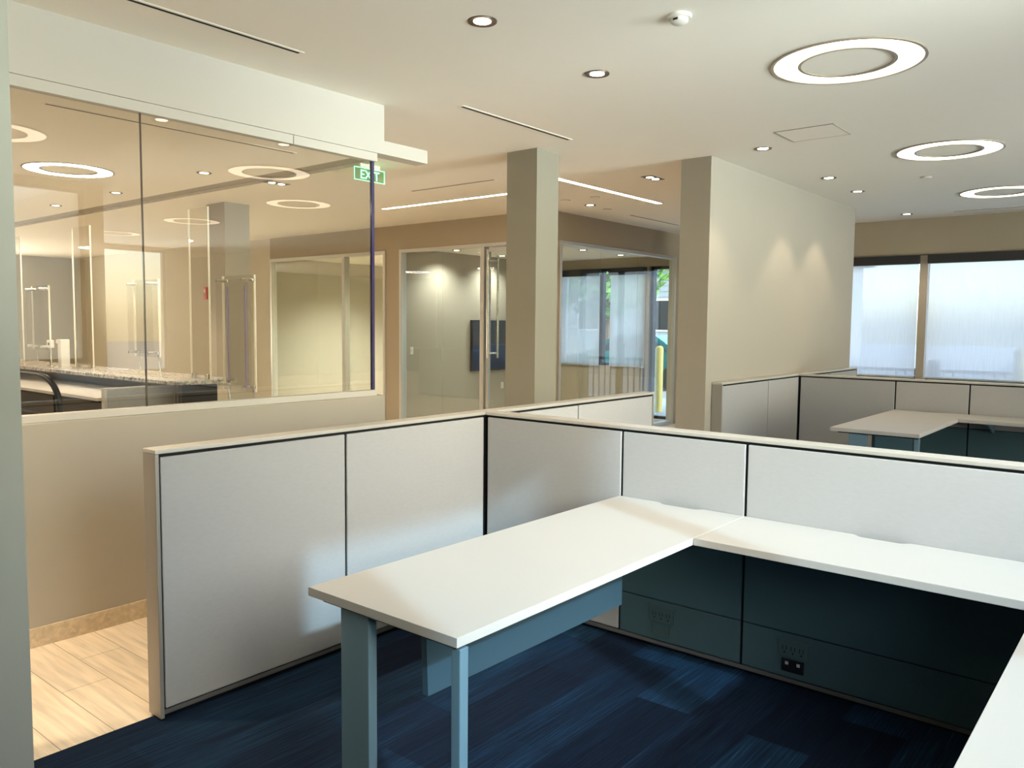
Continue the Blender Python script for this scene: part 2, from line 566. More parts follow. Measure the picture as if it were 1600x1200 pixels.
# wall stub between the corridor and the open office
struct('wall_middle', MB().box(-3.552, -3.262, 6.68, 10.75, 0.0, CZ), M['wall'])
struct('baseboard_middle', MB().box(-3.564, -3.552, 6.68, 10.75, 0.0, 0.098), M['tile_base'])
# lobby column
struct('column', MB().box(-9.70, -9.28, 5.60, 5.95, 0.0, CZ), M['wall'])
# walls nobody sees directly
struct('wall_back', MB().box(-21, RX + 0.15, -2.0, -1.85, 0.0, CZ), M['wall_back'])
struct('wall_left', MB().box(-21, -20.85, -1.85, 12.2, 0.0, CZ), M['wall'])
# near side wall with its window (daylight falls in here from the right)
wy0, wy1, wz0, wz1 = 0.56, 3.92, 1.15, 3.03
struct('wall_right', MB().box(RX, RX + 0.15, -1.85, wy0, 0.004, CZ).box(RX, RX + 0.15, wy1, 4.12, 0.004, CZ)
       .box(RX, RX + 0.15, wy0, wy1, 0.004, wz0).box(RX, RX + 0.15, wy0, wy1, wz1, CZ), M['wall'])
struct('wall_right', MB().box(7.5, 7.65, 4.12, 5.0, 0.0, CZ).box(7.5, 7.65, 8.4, 12.2, 0.0, CZ).box(7.5, 7.65, 5.0, 8.4, 0.0, 0.60).box(7.5, 7.65, 5.0, 8.4, 3.04, CZ).box(RX + 0.15, 7.65, 3.97, 4.12, 0.0, CZ), M['wall'])
w = MB()
for y in (wy0, 2.08, wy1 - 0.05):
    w.box(RX + 0.03, RX + 0.12, y, y + (0.13 if y == 2.08 else 0.05), wz0, wz1)
w.box(RX + 0.03, RX + 0.12, wy0, wy1, wz0, wz0 + 0.05).box(RX + 0.03, RX + 0.12, wy0, wy1, wz1 - 0.03, wz1)
win = thing('window_1', (RX, 2.0, wz0), None, None, kind='structure')
win.location = O0
w.build('window_frame', M['bronze'], win)
MB().box(RX + 0.07, RX + 0.08, wy0 + 0.05, wy1 - 0.05, wz0 + 0.05, wz1 - 0.03).build('pane', M['glass_win'], win)

win = thing('added_window', O0, None, None, kind='structure')  # unseen window added to let fill light reach the far ceiling
w = MB().box(7.53, 7.62, 5.0, 8.4, 0.60, 0.64).box(7.53, 7.62, 5.0, 8.4, 3.01, 3.04)
for y in (5.0, 6.7, 8.35):
    w.box(7.53, 7.62, y, y + 0.05, 0.64, 3.01)
w.build('window_frame', M['bronze'], win)
MB().box(7.57, 7.58, 5.0, 8.4, 0.62, 3.02).build('pane', M['glass_win'], win)
# far exterior wall: openings for the corridor door, office window and the long window on the right
FY = 12.2
fb = MB()
def wall_span(x0, x1, z0, z1):
    fb.box(x0, x1, FY, FY + 0.2, z0, z1)
wall_span(-21, -8.95, 0, CZ)
wall_span(-8.95, -7.10, 0, 0.90); wall_span(-8.95, -6.46, 2.62, CZ)
wall_span(-7.14, -7.04, 0.9, 2.62); wall_span(-7.14, -7.04, 0, 0.9)
wall_span(-6.46, -6.10, 0, CZ)
wall_span(-6.10, -4.40, 2.62, CZ)
wall_span(-4.40, -4.20, 0, CZ)
wall_span(-4.20, 3.0, 0, 0.90); wall_span(-4.20, 3.0, 2.62, CZ)
wall_span(3.0, 7.65, 0, CZ)
struct('wall_far', fb, M['wall_dark'])

def window(name, x0, x1, z0, z1, mull, t=0.05):
    o = thing(name, (0, 0, 0), None, None, kind='structure')
    f = MB()
    f.box(x0, x0 + t, FY + 0.06, FY + 0.16, z0, z1).box(x1 - t, x1, FY + 0.06, FY + 0.16, z0, z1)
    f.box(x0, x1, FY + 0.06, FY + 0.16, z0, z0 + t).box(x0, x1, FY + 0.06, FY + 0.16, z1 - t, z1)
    for mx in mull:
        f.box(mx - 0.035, mx + 0.035, FY + 0.06, FY + 0.16, z0, z1)
    f.build('window_frame', M['bronze'], o)
    xs = [x0] + list(mull) + [x1]
    for a, b in zip(xs, xs[1:]):
        MB().box(a + 0.03, b - 0.03, FY + 0.105, FY + 0.115, z0 + 0.03, z1 - 0.03).build('pane', M['glass_win'], o)
    return o
w2 = window('window_2', -4.20, 3.0, 0.90, 2.62, (-2.76, -1.2, 0.4, 1.9))
MB().box(-2.812, -2.708, FY - 0.045, FY + 0.06, 0.90, 2.605, 0.003).build('mullion_cover', M['mullion'], w2)
window('window_3', -8.95, -7.14, 0.90, 2.62, (-8.05,))
window('window_4', -7.04, -6.46, 0.02, 2.62, ())
d = window('door_1', -6.10, -4.40, 0.02, 2.62, (-5.25,), 0.07)
MB().box(-5.42, -5.40, FY - 0.03, FY - 0.01, 0.9, 1.3).box(-5.42, -5.40, FY - 0.03, FY + 0.06, 0.92, 0.95).box(-5.42, -5.40, FY - 0.03, FY + 0.06, 1.25, 1.28).build('door_handle', M['chrome'], d)

# glazed offices at the end of the lobby
GY = 8.55
GX = -6.42
wb = MB()
struct('wall_lobby_end', MB().box(-21, -12.70, GY, GY + 0.12, 0, CZ), M['wall_lobby'])
wb.box(-12.70, GX, GY, GY + 0.12, 2.74, CZ)
wb.box(-9.62, -9.30, GY, GY + 0.12, 0, 2.74)
wb.box(-6.62, GX, GY, GY + 0.12, 0, 2.74)
wb.box(GX - 0.12, GX, GY + 0.12, 8.76, 0, 2.74)
wb.box(GX - 0.12, GX, GY + 0.12, FY, 2.74, CZ)
wb.box(GX - 0.12, GX, 11.97, FY, 0, 2.74)
struct('wall_office', wb, M['wall_dark'])
struct('wall_divider', MB().box(-9.60, -9.35, GY + 0.12, FY, 0, 2.78), M['wall'])
struct('wall_divider', MB().box(-12.95, -12.75, GY + 0.12, FY, 0, 2.78), M['wall'])
struct('ceiling', MB().box(-12.95, GX - 0.12, GY + 0.12, FY, 2.78, 2.86), M['ceil'])
struct('wall_lining', MB().box(-12.75, -9.60, 11.96, 12.19, 0, 0.88), M['wall_dark'])

def frame_x(o, x0, x1, z0, z1, posts=(), t=0.05):
    f = MB()
    for a in (x0, x1 - t):
        f.box(a, a + t, GY - 0.012, GY + 0.10, z0, z1, 0.004)
    f.box(x0 + t, x1 - t, GY - 0.012, GY + 0.10, z1 - t, z1, 0.004)
    f.box(x0 + t, x1 - t, GY - 0.012, GY + 0.10, z0, z0 + 0.06, 0.004)
    for p in posts:
        f.box(p - 0.035, p + 0.035, GY - 0.012, GY + 0.10, z0 + 0.06, z1 - t, 0.004)
    return f.build('frame', M['alu'], o)
gw1 = thing('window_5', O0, None, None, kind='structure')
frame_x(gw1, -12.70, -9.62, 0.0, 2.74, (-10.64,))
for a, b in ((-12.65, -10.68), (-10.60, -9.67)):
    MB().box(a, b, GY + 0.04, GY + 0.052, 0.06, 2.69).build('pane', M['glass_office'], gw1)
gw2 = thing('window_6', O0, None, None, kind='structure')
frame_x(gw2, -9.30, -6.62, 0.0, 2.74, (-7.60,))
MB().box(-9.25, -8.42, GY + 0.04, GY + 0.052, 0.06, 2.69).build('pane', M['glass_office'], gw2)
MB().box(-8.415, -7.635, GY + 0.04, GY + 0.052, 0.06, 2.69).build('pane', M['glass_office'], gw2)
# glass door with long ladder pulls
dr = thing('door_2', O0, None, None, kind='structure')
MB().box(-7.54, -6.69, GY + 0.038, GY + 0.052, 0.10, 2.64).build('pane', M['glass_office'], dr)
MB().box(-7.55, -7.50, GY + 0.02, GY + 0.07, 0.01, 2.66, 0.003).box(-6.72, -6.68, GY + 0.02, GY + 0.07, 0.01, 2.66, 0.003).box(-7.50, -6.72, GY + 0.02, GY + 0.07, 0.01, 0.10, 0.003).box(-7.50, -6.72, GY + 0.02, GY + 0.07, 2.62, 2.68, 0.003).build('door_frame', M['alu'], dr)
for yy in (GY - 0.06, GY + 0.15):
    hb = MB().tube([(-7.44, yy, 1.14), (-7.44, yy, 2.58)], 0.016, 14)
    for zz in (1.21, 2.50):
        hb.tube([(-7.44, yy, zz), (-7.44, GY + 0.045, zz)], 0.013, 12)
    hb.build('handle', M['chrome'], dr, smooth=True)
gw3 = thing('window_7', O0, None, None, kind='structure')
f = MB()
for a in (8.76, 11.92):
    f.box(GX - 0.10, GX + 0.012, a, a + 0.05, 0, 2.74, 0.004)
f.box(GX - 0.10, GX + 0.012, 8.81, 11.92, 2.69, 2.74, 0.004).box(GX - 0.10, GX + 0.012, 8.81, 11.92, 0, 0.06, 0.004)
f.build('frame', M['alu'], gw3)
for a, b in ((8.81, 9.81), (9.816, 10.84), (10.846, 11.92)):
    MB().box(GX - 0.05, GX - 0.038, a, b, 0.06, 2.69).build('pane', M['glass_office'], gw3)

# lobby glazing over the low wall
gl = thing('glass_screen', (-4.335, 1.0, 1.115), 'tall frameless glass screen standing on the low beige lobby wall', 'glass screen')
def L(v, o):
    return Vector(v) - Vector(o.location)
def pbox(o, x0, x1, y0, y1, z0, z1, bev=0.0):
    lx, ly, lz = o.location
    return MB().box(x0 - lx, x1 - lx, y0 - ly, y1 - ly, z0 - lz, z1 - lz, bev)
pbox(gl, -4.341, -4.329, -1.84, 2.127, 1.145, 2.74).build('pane', M['glass'], gl)
pbox(gl, -4.341, -4.329, 2.133, 3.722, 1.145, 2.74).build('pane', M['glass'], gl)
tag(pbox(gl, -4.342, -4.328, 2.1275, 2.1315, 1.155, 2.72).build('seam', M['seam'], gl), 'dark joint between the two panes')
tag(pbox(gl, -4.345, -4.325, 3.722, 3.745, 1.155, 2.72).build('edge_or_reflection', M['glass_edge'], gl), 'dark violet polished glass edge')
pbox(gl, -4.36, -4.308, -1.84, 3.75, 1.115, 1.155, 0.003).build('sill_channel', M['soffit'], gl)
pbox(gl, -4.36, -4.308, -1.84, 3.078, 2.72, 2.776, 0.002).build('head_channel', M['soffit'], gl)
pbox(gl, -4.36, -4.308, 3.082, 3.76, 2.72, 2.776, 0.002).build('head_channel', M['soffit'], gl)

# ------------------------------------------------------------------ ceiling fittings
def spot(parent, z, energy=SPOT_W, size=1.5, blend=0.45, col=WARM):
    ld = bpy.data.lights.new('downlight_lamp', 'SPOT')
    ld.energy = energy
    ld.color = col
    ld.spot_size = size
    ld.spot_blend = blend
    ld.shadow_soft_size = 0.04
    lo = bpy.data.objects.new('lamp', ld)
    COL.objects.link(lo)
    lo.parent = parent
    lo.location = (0, 0, z)
    return lo

def ring_light(x, y, label, m=None, R=0.41, group='round ring lights set in the ceiling'):
    o = thing('ring_downlight', (x, y, CZ), label, 'ceiling light', group)
    MB().lathe([(0.262, -0.004), (0.262, 0.0), (0.392, 0.0), (0.392, -0.004)], seg=72, closed=True).build('diffuser', m or M['ring'], o)
    MB().lathe([(0.392, -0.008), (0.392, 0.0), (R, 0.0), (R, -0.008)], seg=72, closed=True).build('outer_trim', M['trim'], o)
    MB().lathe([(0.244, -0.008), (0.244, 0.0), (0.262, 0.0), (0.262, -0.008)], seg=72, closed=True).build('inner_trim', M['trim'], o)
    return o
ring_light(-1.535, 4.80, 'large glowing ring light nearest the camera, in the upper right ceiling')
ring_light(-1.59, 7.66, 'glowing ring light second in the row on the right, above the far desks')
ring_light(-1.60, 10.30, 'glowing ring light farthest back, cut by the right edge near the shaded window')
ring_light(-8.61, 3.50, 'bright white ring light on the lobby ceiling seen through the glass', M['ring_white'])
G = 'ring lights of the open office outside the picture, seen only as reflections'
for x, y in ((-1.31, 2.40), (0.02, 6.27), (2.80, 6.38), (5.47, 6.47)):
    ring_light(x, y, 'warm glowing ring light of the open office mirrored in the lobby glass', None, 0.41, G)

GL = 'ring lights added out of view to brighten the lobby'
for x, y in ((-8.6, 0.6), (-11.5, 0.6), (-5.9, 0.2), (-14.4, 0.6), (-17.3, 0.6)):  # unseen rings added to light up the lobby
    ring_light(x, y, 'white ring light added out of view to brighten the lobby', M['ring_white'], 0.41, GL)

def downlight(x, y, label, z=CZ, group='small round recessed downlights', energy=SPOT_W, R=0.073):
    o = thing('downlight', (x, y, z), label, 'downlight', group)
    MB().lathe([(R * 0.98, -0.006), (R, -0.001), (R, 0.0), (R * 0.60, 0.0), (R * 0.60, -0.002)], seg=40, closed=True).build('trim_ring', M['trim_dark'], o, smooth=True)
    MB().cyl((0, 0, -0.004), R * 0.60, 0.004, seg=36).build('lens', M['bulb'], o)
    if z < CZ:
        spot(o, -0.02, energy, 2.4, 0.8, (1.0, 0.99, 0.92))
    else:
        spot(o, -0.02, energy)
    return o
downlight(-2.74, 3.07, 'round downlight nearest the camera, at the top centre of the picture')
downlight(-2.76, 4.118, 'round downlight second from the camera, above the near partition')
downlight(-2.793, 6.669, 'round downlight just before the corner of the beige wall stub')
downlight(-2.81, 8.365, 'round downlight washing the middle of the beige wall stub')
downlight(-2.83, 9.37, 'round downlight washing the far end of the beige wall stub')
downlight(-2.87, 11.60, 'round downlight beyond the wall stub, closest to the shaded window')
downlight(-5.77, 8.50, 'round downlight in the corridor in front of the glazed office')
downlight(-7.66, 4.404, 'round downlight over the lobby, nearest the glass screen edge', energy=130)
downlight(-9.677, 4.45, 'round downlight over the lobby, second along the ceiling slot', energy=130)
downlight(-11.40, 4.46, 'round downlight over the lobby, farthest along the ceiling slot', energy=130)
GW_ = 'downlights over the tiled walkway, outside the picture'
for x, y in ((-3.72, 1.0), (-3.72, 0.2), (-3.72, -0.6)):
    downlight(x, y, 'round downlight over the tiled walkway, above the frame of the picture', CZ, GW_, 100)
GO = 'downlights inside the glazed office'
downlight(-7.25, 10.50, 'round downlight in the glazed office, left of the pair seen through the side glass', 2.78, GO, 45)
downlight(-7.25, 11.60, 'round downlight in the glazed office, closest to its shaded window', 2.78, GO)
downlight(-8.95, 9.45, 'round downlight in the glazed office, above the front glass left of the door', 2.78, GO, 80)
downlight(-9.02, 10.65, 'round downlight in the glazed office, seen above the long door pull', 2.78, GO, 80)
GO = 'downlights inside the left-hand glazed office'
downlight(-11.2, 10.0, 'round downlight in the left-hand glazed office, seen through its wide pane', 2.78, GO, 420)
downlight(-10.3, 10.2, 'round downlight in the left-hand glazed office, seen through its narrow pane', 2.78, GO, 420)

def twin_downlight(x, y, label):
    o = thing('twin_downlight', (x, y, CZ), label, 'downlight', 'twin recessed downlights')
    MB().box(-0.062, 0.062, -0.135, 0.135, -0.004, 0.0, 0.0015).build('trim_plate', M['trim_black'], o)
    for dy in (-0.058, 0.058):
        MB().cyl((0, dy, -0.007), 0.036, 0.004, seg=28).build('lens', M['bulb'], o)
    spot(o, -0.03, SPOT_W * 1.2)
    return o
twin_downlight(-4.212, 7.32, 'twin recessed downlight between the column and the beige wall stub')
twin_downlight(-7.583, 5.20, 'twin recessed downlight over the lobby seen behind the glass screen')

def linear_light(x0, x1, y0, y1, label):
    o = thing('linear_light', ((x0 + x1) / 2, (y0 + y1) / 2, CZ), label, 'ceiling light', 'slim linear lights recessed in the corridor ceiling')
    a, b = (x1 - x0) / 2, (y1 - y0) / 2
    MB().box(-a, a, -b, b, -0.004, 0.0).build('diffuser', M['line'], o)
    h = MB()
    for s in (-1, 1):
        if a > b:
            h.box(-a - 0.006, a + 0.006, s * (b + 0.003) - 0.003, s * (b + 0.003) + 0.003, -0.006, 0.0)
        else:
            h.box(s * (a + 0.003) - 0.003, s * (a + 0.003) + 0.003, -b - 0.006, b + 0.006, -0.006, 0.0)
    h.build('housing', M['plastic'], o)
linear_light(-8.14, -5.55, 7.165, 7.235, 'slim glowing linear light running left of the column toward the lobby')
linear_light(-5.035, -4.965, 6.55, 8.88, 'slim glowing linear light running right of the column along the corridor')

def slot_vent(x0, x1, y0, y1, label):
    o = thing('slot_vent', ((x0 + x1) / 2, (y0 + y1) / 2, CZ), label, 'ceiling vent', 'slim black slot vents in the ceiling')
    a, b = (x1 - x0) / 2, (y1 - y0) / 2
    MB().box(-a, a, -b, b, -0.004, 0.0).build('slot', M['gap'], o)
    h = MB()
    t = 0.018
    if a > b:
        for s in (-1, 1):
            h.box(-a - t, a + t, s * (b + t / 2) - t / 2, s * (b + t / 2) + t / 2, -0.003, 0)
            h.box(s * (a + t / 2) - t / 2, s * (a + t / 2) + t / 2, -b, b, -0.003, 0)
    else:
        for s in (-1, 1):
            h.box(s * (a + t / 2) - t / 2, s * (a + t / 2) + t / 2, -b - t, b + t, -0.003, 0)
            h.box(-a, a, s * (b + t / 2) - t / 2, s * (b + t / 2) + t / 2, -0.003, 0)
    h.build('flange', M['ceil'], o)
slot_vent(-3.86, -3.84, 0.9, 2.793, 'long black slot vent nearest the camera, above the white soffit')
slot_vent(-3.905, -3.885, 4.161, 5.415, 'black slot vent in the ceiling in front of the square column')
slot_vent(-6.787, -5.56, 6.42, 6.44, 'black slot vent beside the linear light left of the column')
slot_vent(-5.86, -5.84, 9.595, 10.95, 'black slot vent in the corridor, in front of the glazed office side')
slot_vent(-6.135, -6.115, 2.35, 4.375, 'long black slot vent on the lobby ceiling behind the glass screen')
slot_vent(-2.33, -0.9, 11.65, 11.67, 'slot vent at the far right, along the wall over the shaded window')

def smoke(x, y, label, r=0.058):
    o = thing('smoke_detector', (x, y, CZ), label, 'smoke detector', 'round white detectors on the ceiling')
    MB().lathe([(0.0001, 0.0), (r, 0.0), (r, -0.012), (r * 0.94, -0.016), (0.0001, -0.016)], seg=36).build('base', M['plastic'], o, smooth=True)
    MB().lathe([(0.0001, -0.016), (r * 0.72, -0.016), (r * 0.70, -0.034), (r * 0.5, -0.042), (0.0001, -0.043)], seg=36).build('cap', M['plastic'], o, smooth=True)
    MB().box(-0.012, 0.012, -r * 0.72, -r * 0.6, -0.032, -0.022).build('sensor', M['black'], o)
smoke(-1.944, 3.60, 'round white smoke detector at the top of the picture, left of the big ring light')
def ceiling_disc(x, y, label):
    o = thing('sprinkler_cover', (x, y, CZ), label, 'sprinkler cover', 'flat round covers on the corridor ceiling')
    MB().lathe([(0.0001, 0), (0.05, 0), (0.05, -0.006), (0.045, -0.009), (0.0001, -0.009)], seg=32).build('cover_plate', M['ceil'], o, smooth=True)
    MB().lathe([(0.034, 0), (0.056, 0), (0.056, -0.003), (0.034, -0.003)], seg=32, closed=True).build('rim', M['trim'], o)
ceiling_disc(-5.79, 8.01, 'flat round ceiling cover closest to the square column, right beside it')
ceiling_disc(-5.37, 8.01, 'flat round ceiling cover just above the corridor downlight')
ceiling_disc(-5.80, 8.94, 'flat round ceiling cover right of the corridor downlight')
ceiling_disc(-2.034, 8.876, 'flat round ceiling cover between the second and third ring lights')
ap = thing('access_panel', (-2.275, 6.37, CZ), 'square flush access panel in the ceiling between two ring lights', 'access panel')
MB().box(-0.215, 0.215, -0.2, 0.2, -0.003, 0.0).build('panel', M['ceil'], ap)
h = MB()
for s in (-1, 1):
    h.box(-0.224, 0.224, s * 0.204 - 0.004, s * 0.204 + 0.004, -0.004, 0.0)
    h.box(s * 0.22 - 0.004, s * 0.22 + 0.004, -0.2, 0.2, -0.004, 0.0)
h.build('frame', M['trim'], ap)

ex = thing('exit_sign', (-6.0, 5.135, 2.95), 'small green glowing EXIT sign hanging from the ceiling behind the glass edge', 'exit sign')
MB().box(-0.004, 0.004, -0.185, 0.185, 0.0, 0.118).build('face', M['exit_clear'], ex)
MB().box(-0.015, 0.015, -0.12, 0.12, 0.118, CZ - 2.95, 0.003).build('housing', M['ceil'], ex)
b_ = MB()
for y0, y1, z0, z1 in ((-0.185, 0.185, 0.0, 0.004), (-0.185, 0.185, 0.114, 0.118), (-0.185, -0.181, 0, 0.118), (0.181, 0.185, 0, 0.118)):
    b_.box(0.003, 0.006, y0, y1, z0, z1)
b_.build('border', M['exit'], ex)
tcu = bpy.data.curves.new('letters', 'FONT')
tcu.body = 'EXIT'
tcu.size = 0.115
tcu.align_x = 'CENTER'
tcu.extrude = 0.001
to = bpy.data.objects.new('letters_curve', tcu)
COL.objects.link(to)
bpy.context.view_layer.update()
lm = bpy.data.meshes.new_from_object(to.evaluated_get(bpy.context.evaluated_depsgraph_get()))
bpy.data.objects.remove(to)
bpy.data.curves.remove(tcu)
lm.materials.clear()
lm.materials.append(M['exit'])
lo_ = bpy.data.objects.new('letters', lm)
COL.objects.link(lo_)
lo_.parent = ex
lo_.location = (0.007, 0.0, 0.018)
lo_.rotation_euler = (PI / 2, 0, PI / 2)

# ------------------------------------------------------------------ cubicle partitions
PH, PT = 1.106, 0.10
def outlet(parent, T, u, z0, low):
    """raceway receptacle: u = centre along the run, T maps (u, depth, z) boxes to the run's space"""
    def bx(mb, u0, u1, d0, d1, a, b, bev=0):
        return T(mb, u0, u1, d0, d1, a, b, bev)
    mb = MB()
    bx(mb, u - 0.075, u + 0.075, -0.006, 0.0, z0 + 0.145, z0 + 0.153)          # lip
    bx(mb, u - 0.068, u + 0.068, -0.004, 0.0, z0 + 0.075, z0 + 0.145, 0.001)
    mb.build('power_outlet', M['receptacle'], parent)
    sl = MB()
    for cu in (-0.038, 0.0, 0.038):
        bx(sl, u + cu - 0.010, u + cu - 0.007, -0.0045, -0.0035, z0 + 0.102, z0 + 0.122)
        bx(sl, u + cu + 0.006, u + cu + 0.009, -0.0045, -0.0035, z0 + 0.104, z0 + 0.122)
        bx(sl, u + cu - 0.003, u + cu + 0.003, -0.0045, -0.0035, z0 + 0.088, z0 + 0.096)
    sl.build('outlet_slot', M['gap'], parent)
    if low == 'blank':
        mb = MB()
        bx(mb, u - 0.046, u + 0.046, -0.004, 0.0, z0 + 0.012, z0 + 0.062, 0.001)
        bx(mb, u - 0.050, u + 0.050, -0.006, 0.0, z0 + 0.006, z0 + 0.012)
        mb.build('blank_plate', M['receptacle'], parent)
    else:
        mb = MB()
        bx(mb, u - 0.050, u + 0.050, -0.004, 0.0, z0 + 0.006, z0 + 0.064, 0.001)
        mb.build('data_plate', M['black'], parent)
        for cu in (-0.026, 0.026):
            mb = MB()
            bx(mb, u + cu - 0.007, u + cu + 0.007, -0.006, -0.003, z0 + 0.038, z0 + 0.052)
            mb.build('data_jack', M['jack'], parent)

def partition(name, base, axis, length, bays, label, ends=(True, True), back_bays=None, outlets=()):
    """base: corner of the run on the face that looks at the workstation; axis 'y': run along +y, face +x, body toward -x;
    axis 'x': run along +x, face -y, body toward +y. bays: (u0, u1, style)."""
    o = thing(name, base, label, 'cubicle partition', 'grey fabric cubicle partitions')
    def T(mb, u0, u1, d0, d1, z0, z1, bev=0.0):
        # d is depth behind the face (positive into the body)
        if axis == 'y':
            return mb.box(-d1, -d0, u0, u1, z0, z1, bev)
        return mb.box(u0, u1, d0, d1, z0, z1, bev)
    T(MB(), 0.004, length - 0.004, 0.014, PT - 0.014, 0.012, PH - 0.02).build('core', M['gap'], o)
    T(MB(), 0, length, 0.0, PT, PH - 0.018, PH, 0.003).build('top_cap', M['silver'], o)
    if ends[0]:
        T(MB(), 0, 0.016, 0.0, PT, 0.008, PH - 0.018, 0.002).build('end_post', M['end_metal'], o)
    if ends[1]:
        T(MB(), length - 0.016, length, 0.0, PT, 0.008, PH - 0.018, 0.002).build('end_post', M['end_metal'], o)
    T(MB(), 0.016, length - 0.016, 0.003, 0.013, 0.022, 0.040, 0.001).build('base_rail', M['rail_shaded'], o)
    T(MB(), 0.016, length - 0.016, PT - 0.013, PT - 0.003, 0.022, 0.040, 0.001).build('base_rail', M['rail_shaded'], o)
    k = 0
    for (u0, u1, style) in bays:
        a, b = u0 + 0.0065, u1 - 0.0065
        if style == 'full':
            T(MB(), a, b, 0.001, 0.014, 0.046, PH - 0.031, 0.004).build('fabric_tile', M['fabric'], o)
        else:
            T(MB(), a, b, 0.001, 0.014, 0.664, PH - 0.031, 0.004).build('fabric_tile', M['fabric'], o)
            tag(T(MB(), a, b, 0.001, 0.014, 0.252, 0.660, 0.002).build('slate_tile', M['slate'], o), 'dark glossy slate tile under the worktop')
            rc = tag(T(MB(), a, b, 0.001, 0.014, 0.046, 0.247, 0.002).build('raceway_cover', M['slate_dull'], o), 'dark slate raceway cover along the floor')
            for (uo, low) in outlets:
                if u0 < uo < u1:
                    outlet(rc, T, uo, 0.068, low)
    for (u0, u1) in (back_bays or [(q[0], q[1]) for q in bays]):
        T(MB(), u0 + 0.004, u1 - 0.004, PT - 0.014, PT - 0.001, 0.046, PH - 0.031, 0.004).build('fabric_tile', M['fabric'], o)
    return o
PX = -3.10
partition('cubicle_partition', (PX, 1.55, 0.004), 'y', 3.93, [(0.016, 0.95, 'full'), (0.95, 1.966, 'full'), (2.074, 2.92, 'full'), (2.92, 3.914, 'full')],
          'long grey fabric partition nearest the camera, beside the tiled walkway', back_bays=[(0.016, 0.95), (0.95, 2.02), (2.02, 2.92), (2.92, 3.914)])
partition('cubicle_partition', (PX + 0.002, 3.52, 0.004), 'x', 4.3, [(0.010, 0.928, 'full'), (0.928, 1.592, 'split'), (1.592, 2.83, 'split'), (2.83, 4.284, 'split')],
          'grey fabric partition with dark lower panels behind the near white desk', ends=(False, True),
          outlets=((1.175, 'blank'), (1.837, 'jacks')))
PX2 = -3.158
partition('cubicle_partition', (PX2, 6.80, 0.004), 'y', 3.93, [(0.016, 1.07, 'full'), (1.07, 1.896, 'full'), (2.004, 2.92, 'full'), (2.92, 3.914, 'full')],
          'grey fabric partition standing against the beige wall stub', back_bays=[(0.016, 1.07), (1.07, 1.95), (1.95, 2.92), (2.92, 3.914)])
partition('cubicle_partition', (PX2 + 0.002, 8.70, 0.004), 'x', 4.6, [(0.010, 0.97, 'full'), (0.97, 1.63, 'split'), (1.63, 2.87, 'split'), (2.87, 4.584, 'split')],
          'grey fabric partition behind the far white desk, below the shaded window', ends=(False, True), outlets=((1.2, 'blank'), (1.9, 'jacks')))

# ------------------------------------------------------------------ desks
def slab_pts(x0, x1, y0, y1, notch=None):
    """outline, counter-clockwise, with a shallow cable notch in the far (y1) edge"""
    p = [(x0, y0), (x1, y0), (x1, y1)]
    if notch:
        a, b = notch
        dp = 0.032
        n = 8
        p.append((b, y1))
        for i in range(n + 1):
            s = i / n
            p.append((b - 0.05 * s, y1 - dp * (3 * s * s - 2 * s ** 3)))
        for i in range(n + 1):
            s = i / n
            p.append((a + 0.05 * (1 - s), y1 - dp * (1 - (3 * s * s - 2 * s ** 3))))
        q = []
        for v in p:
            if not q or (abs(v[0] - q[-1][0]) + abs(v[1] - q[-1][1])) > 1e-5:
                q.append(v)
        p = q
    p.append((x0, y1))
    return p
def worktop(mb_pts, z, parent, th=0.03):
    """laminate top plus its edge band as one slab"""
    return MB().prism(mb_pts, z - th, z, 0.0015).build('worktop', M['white'], parent)

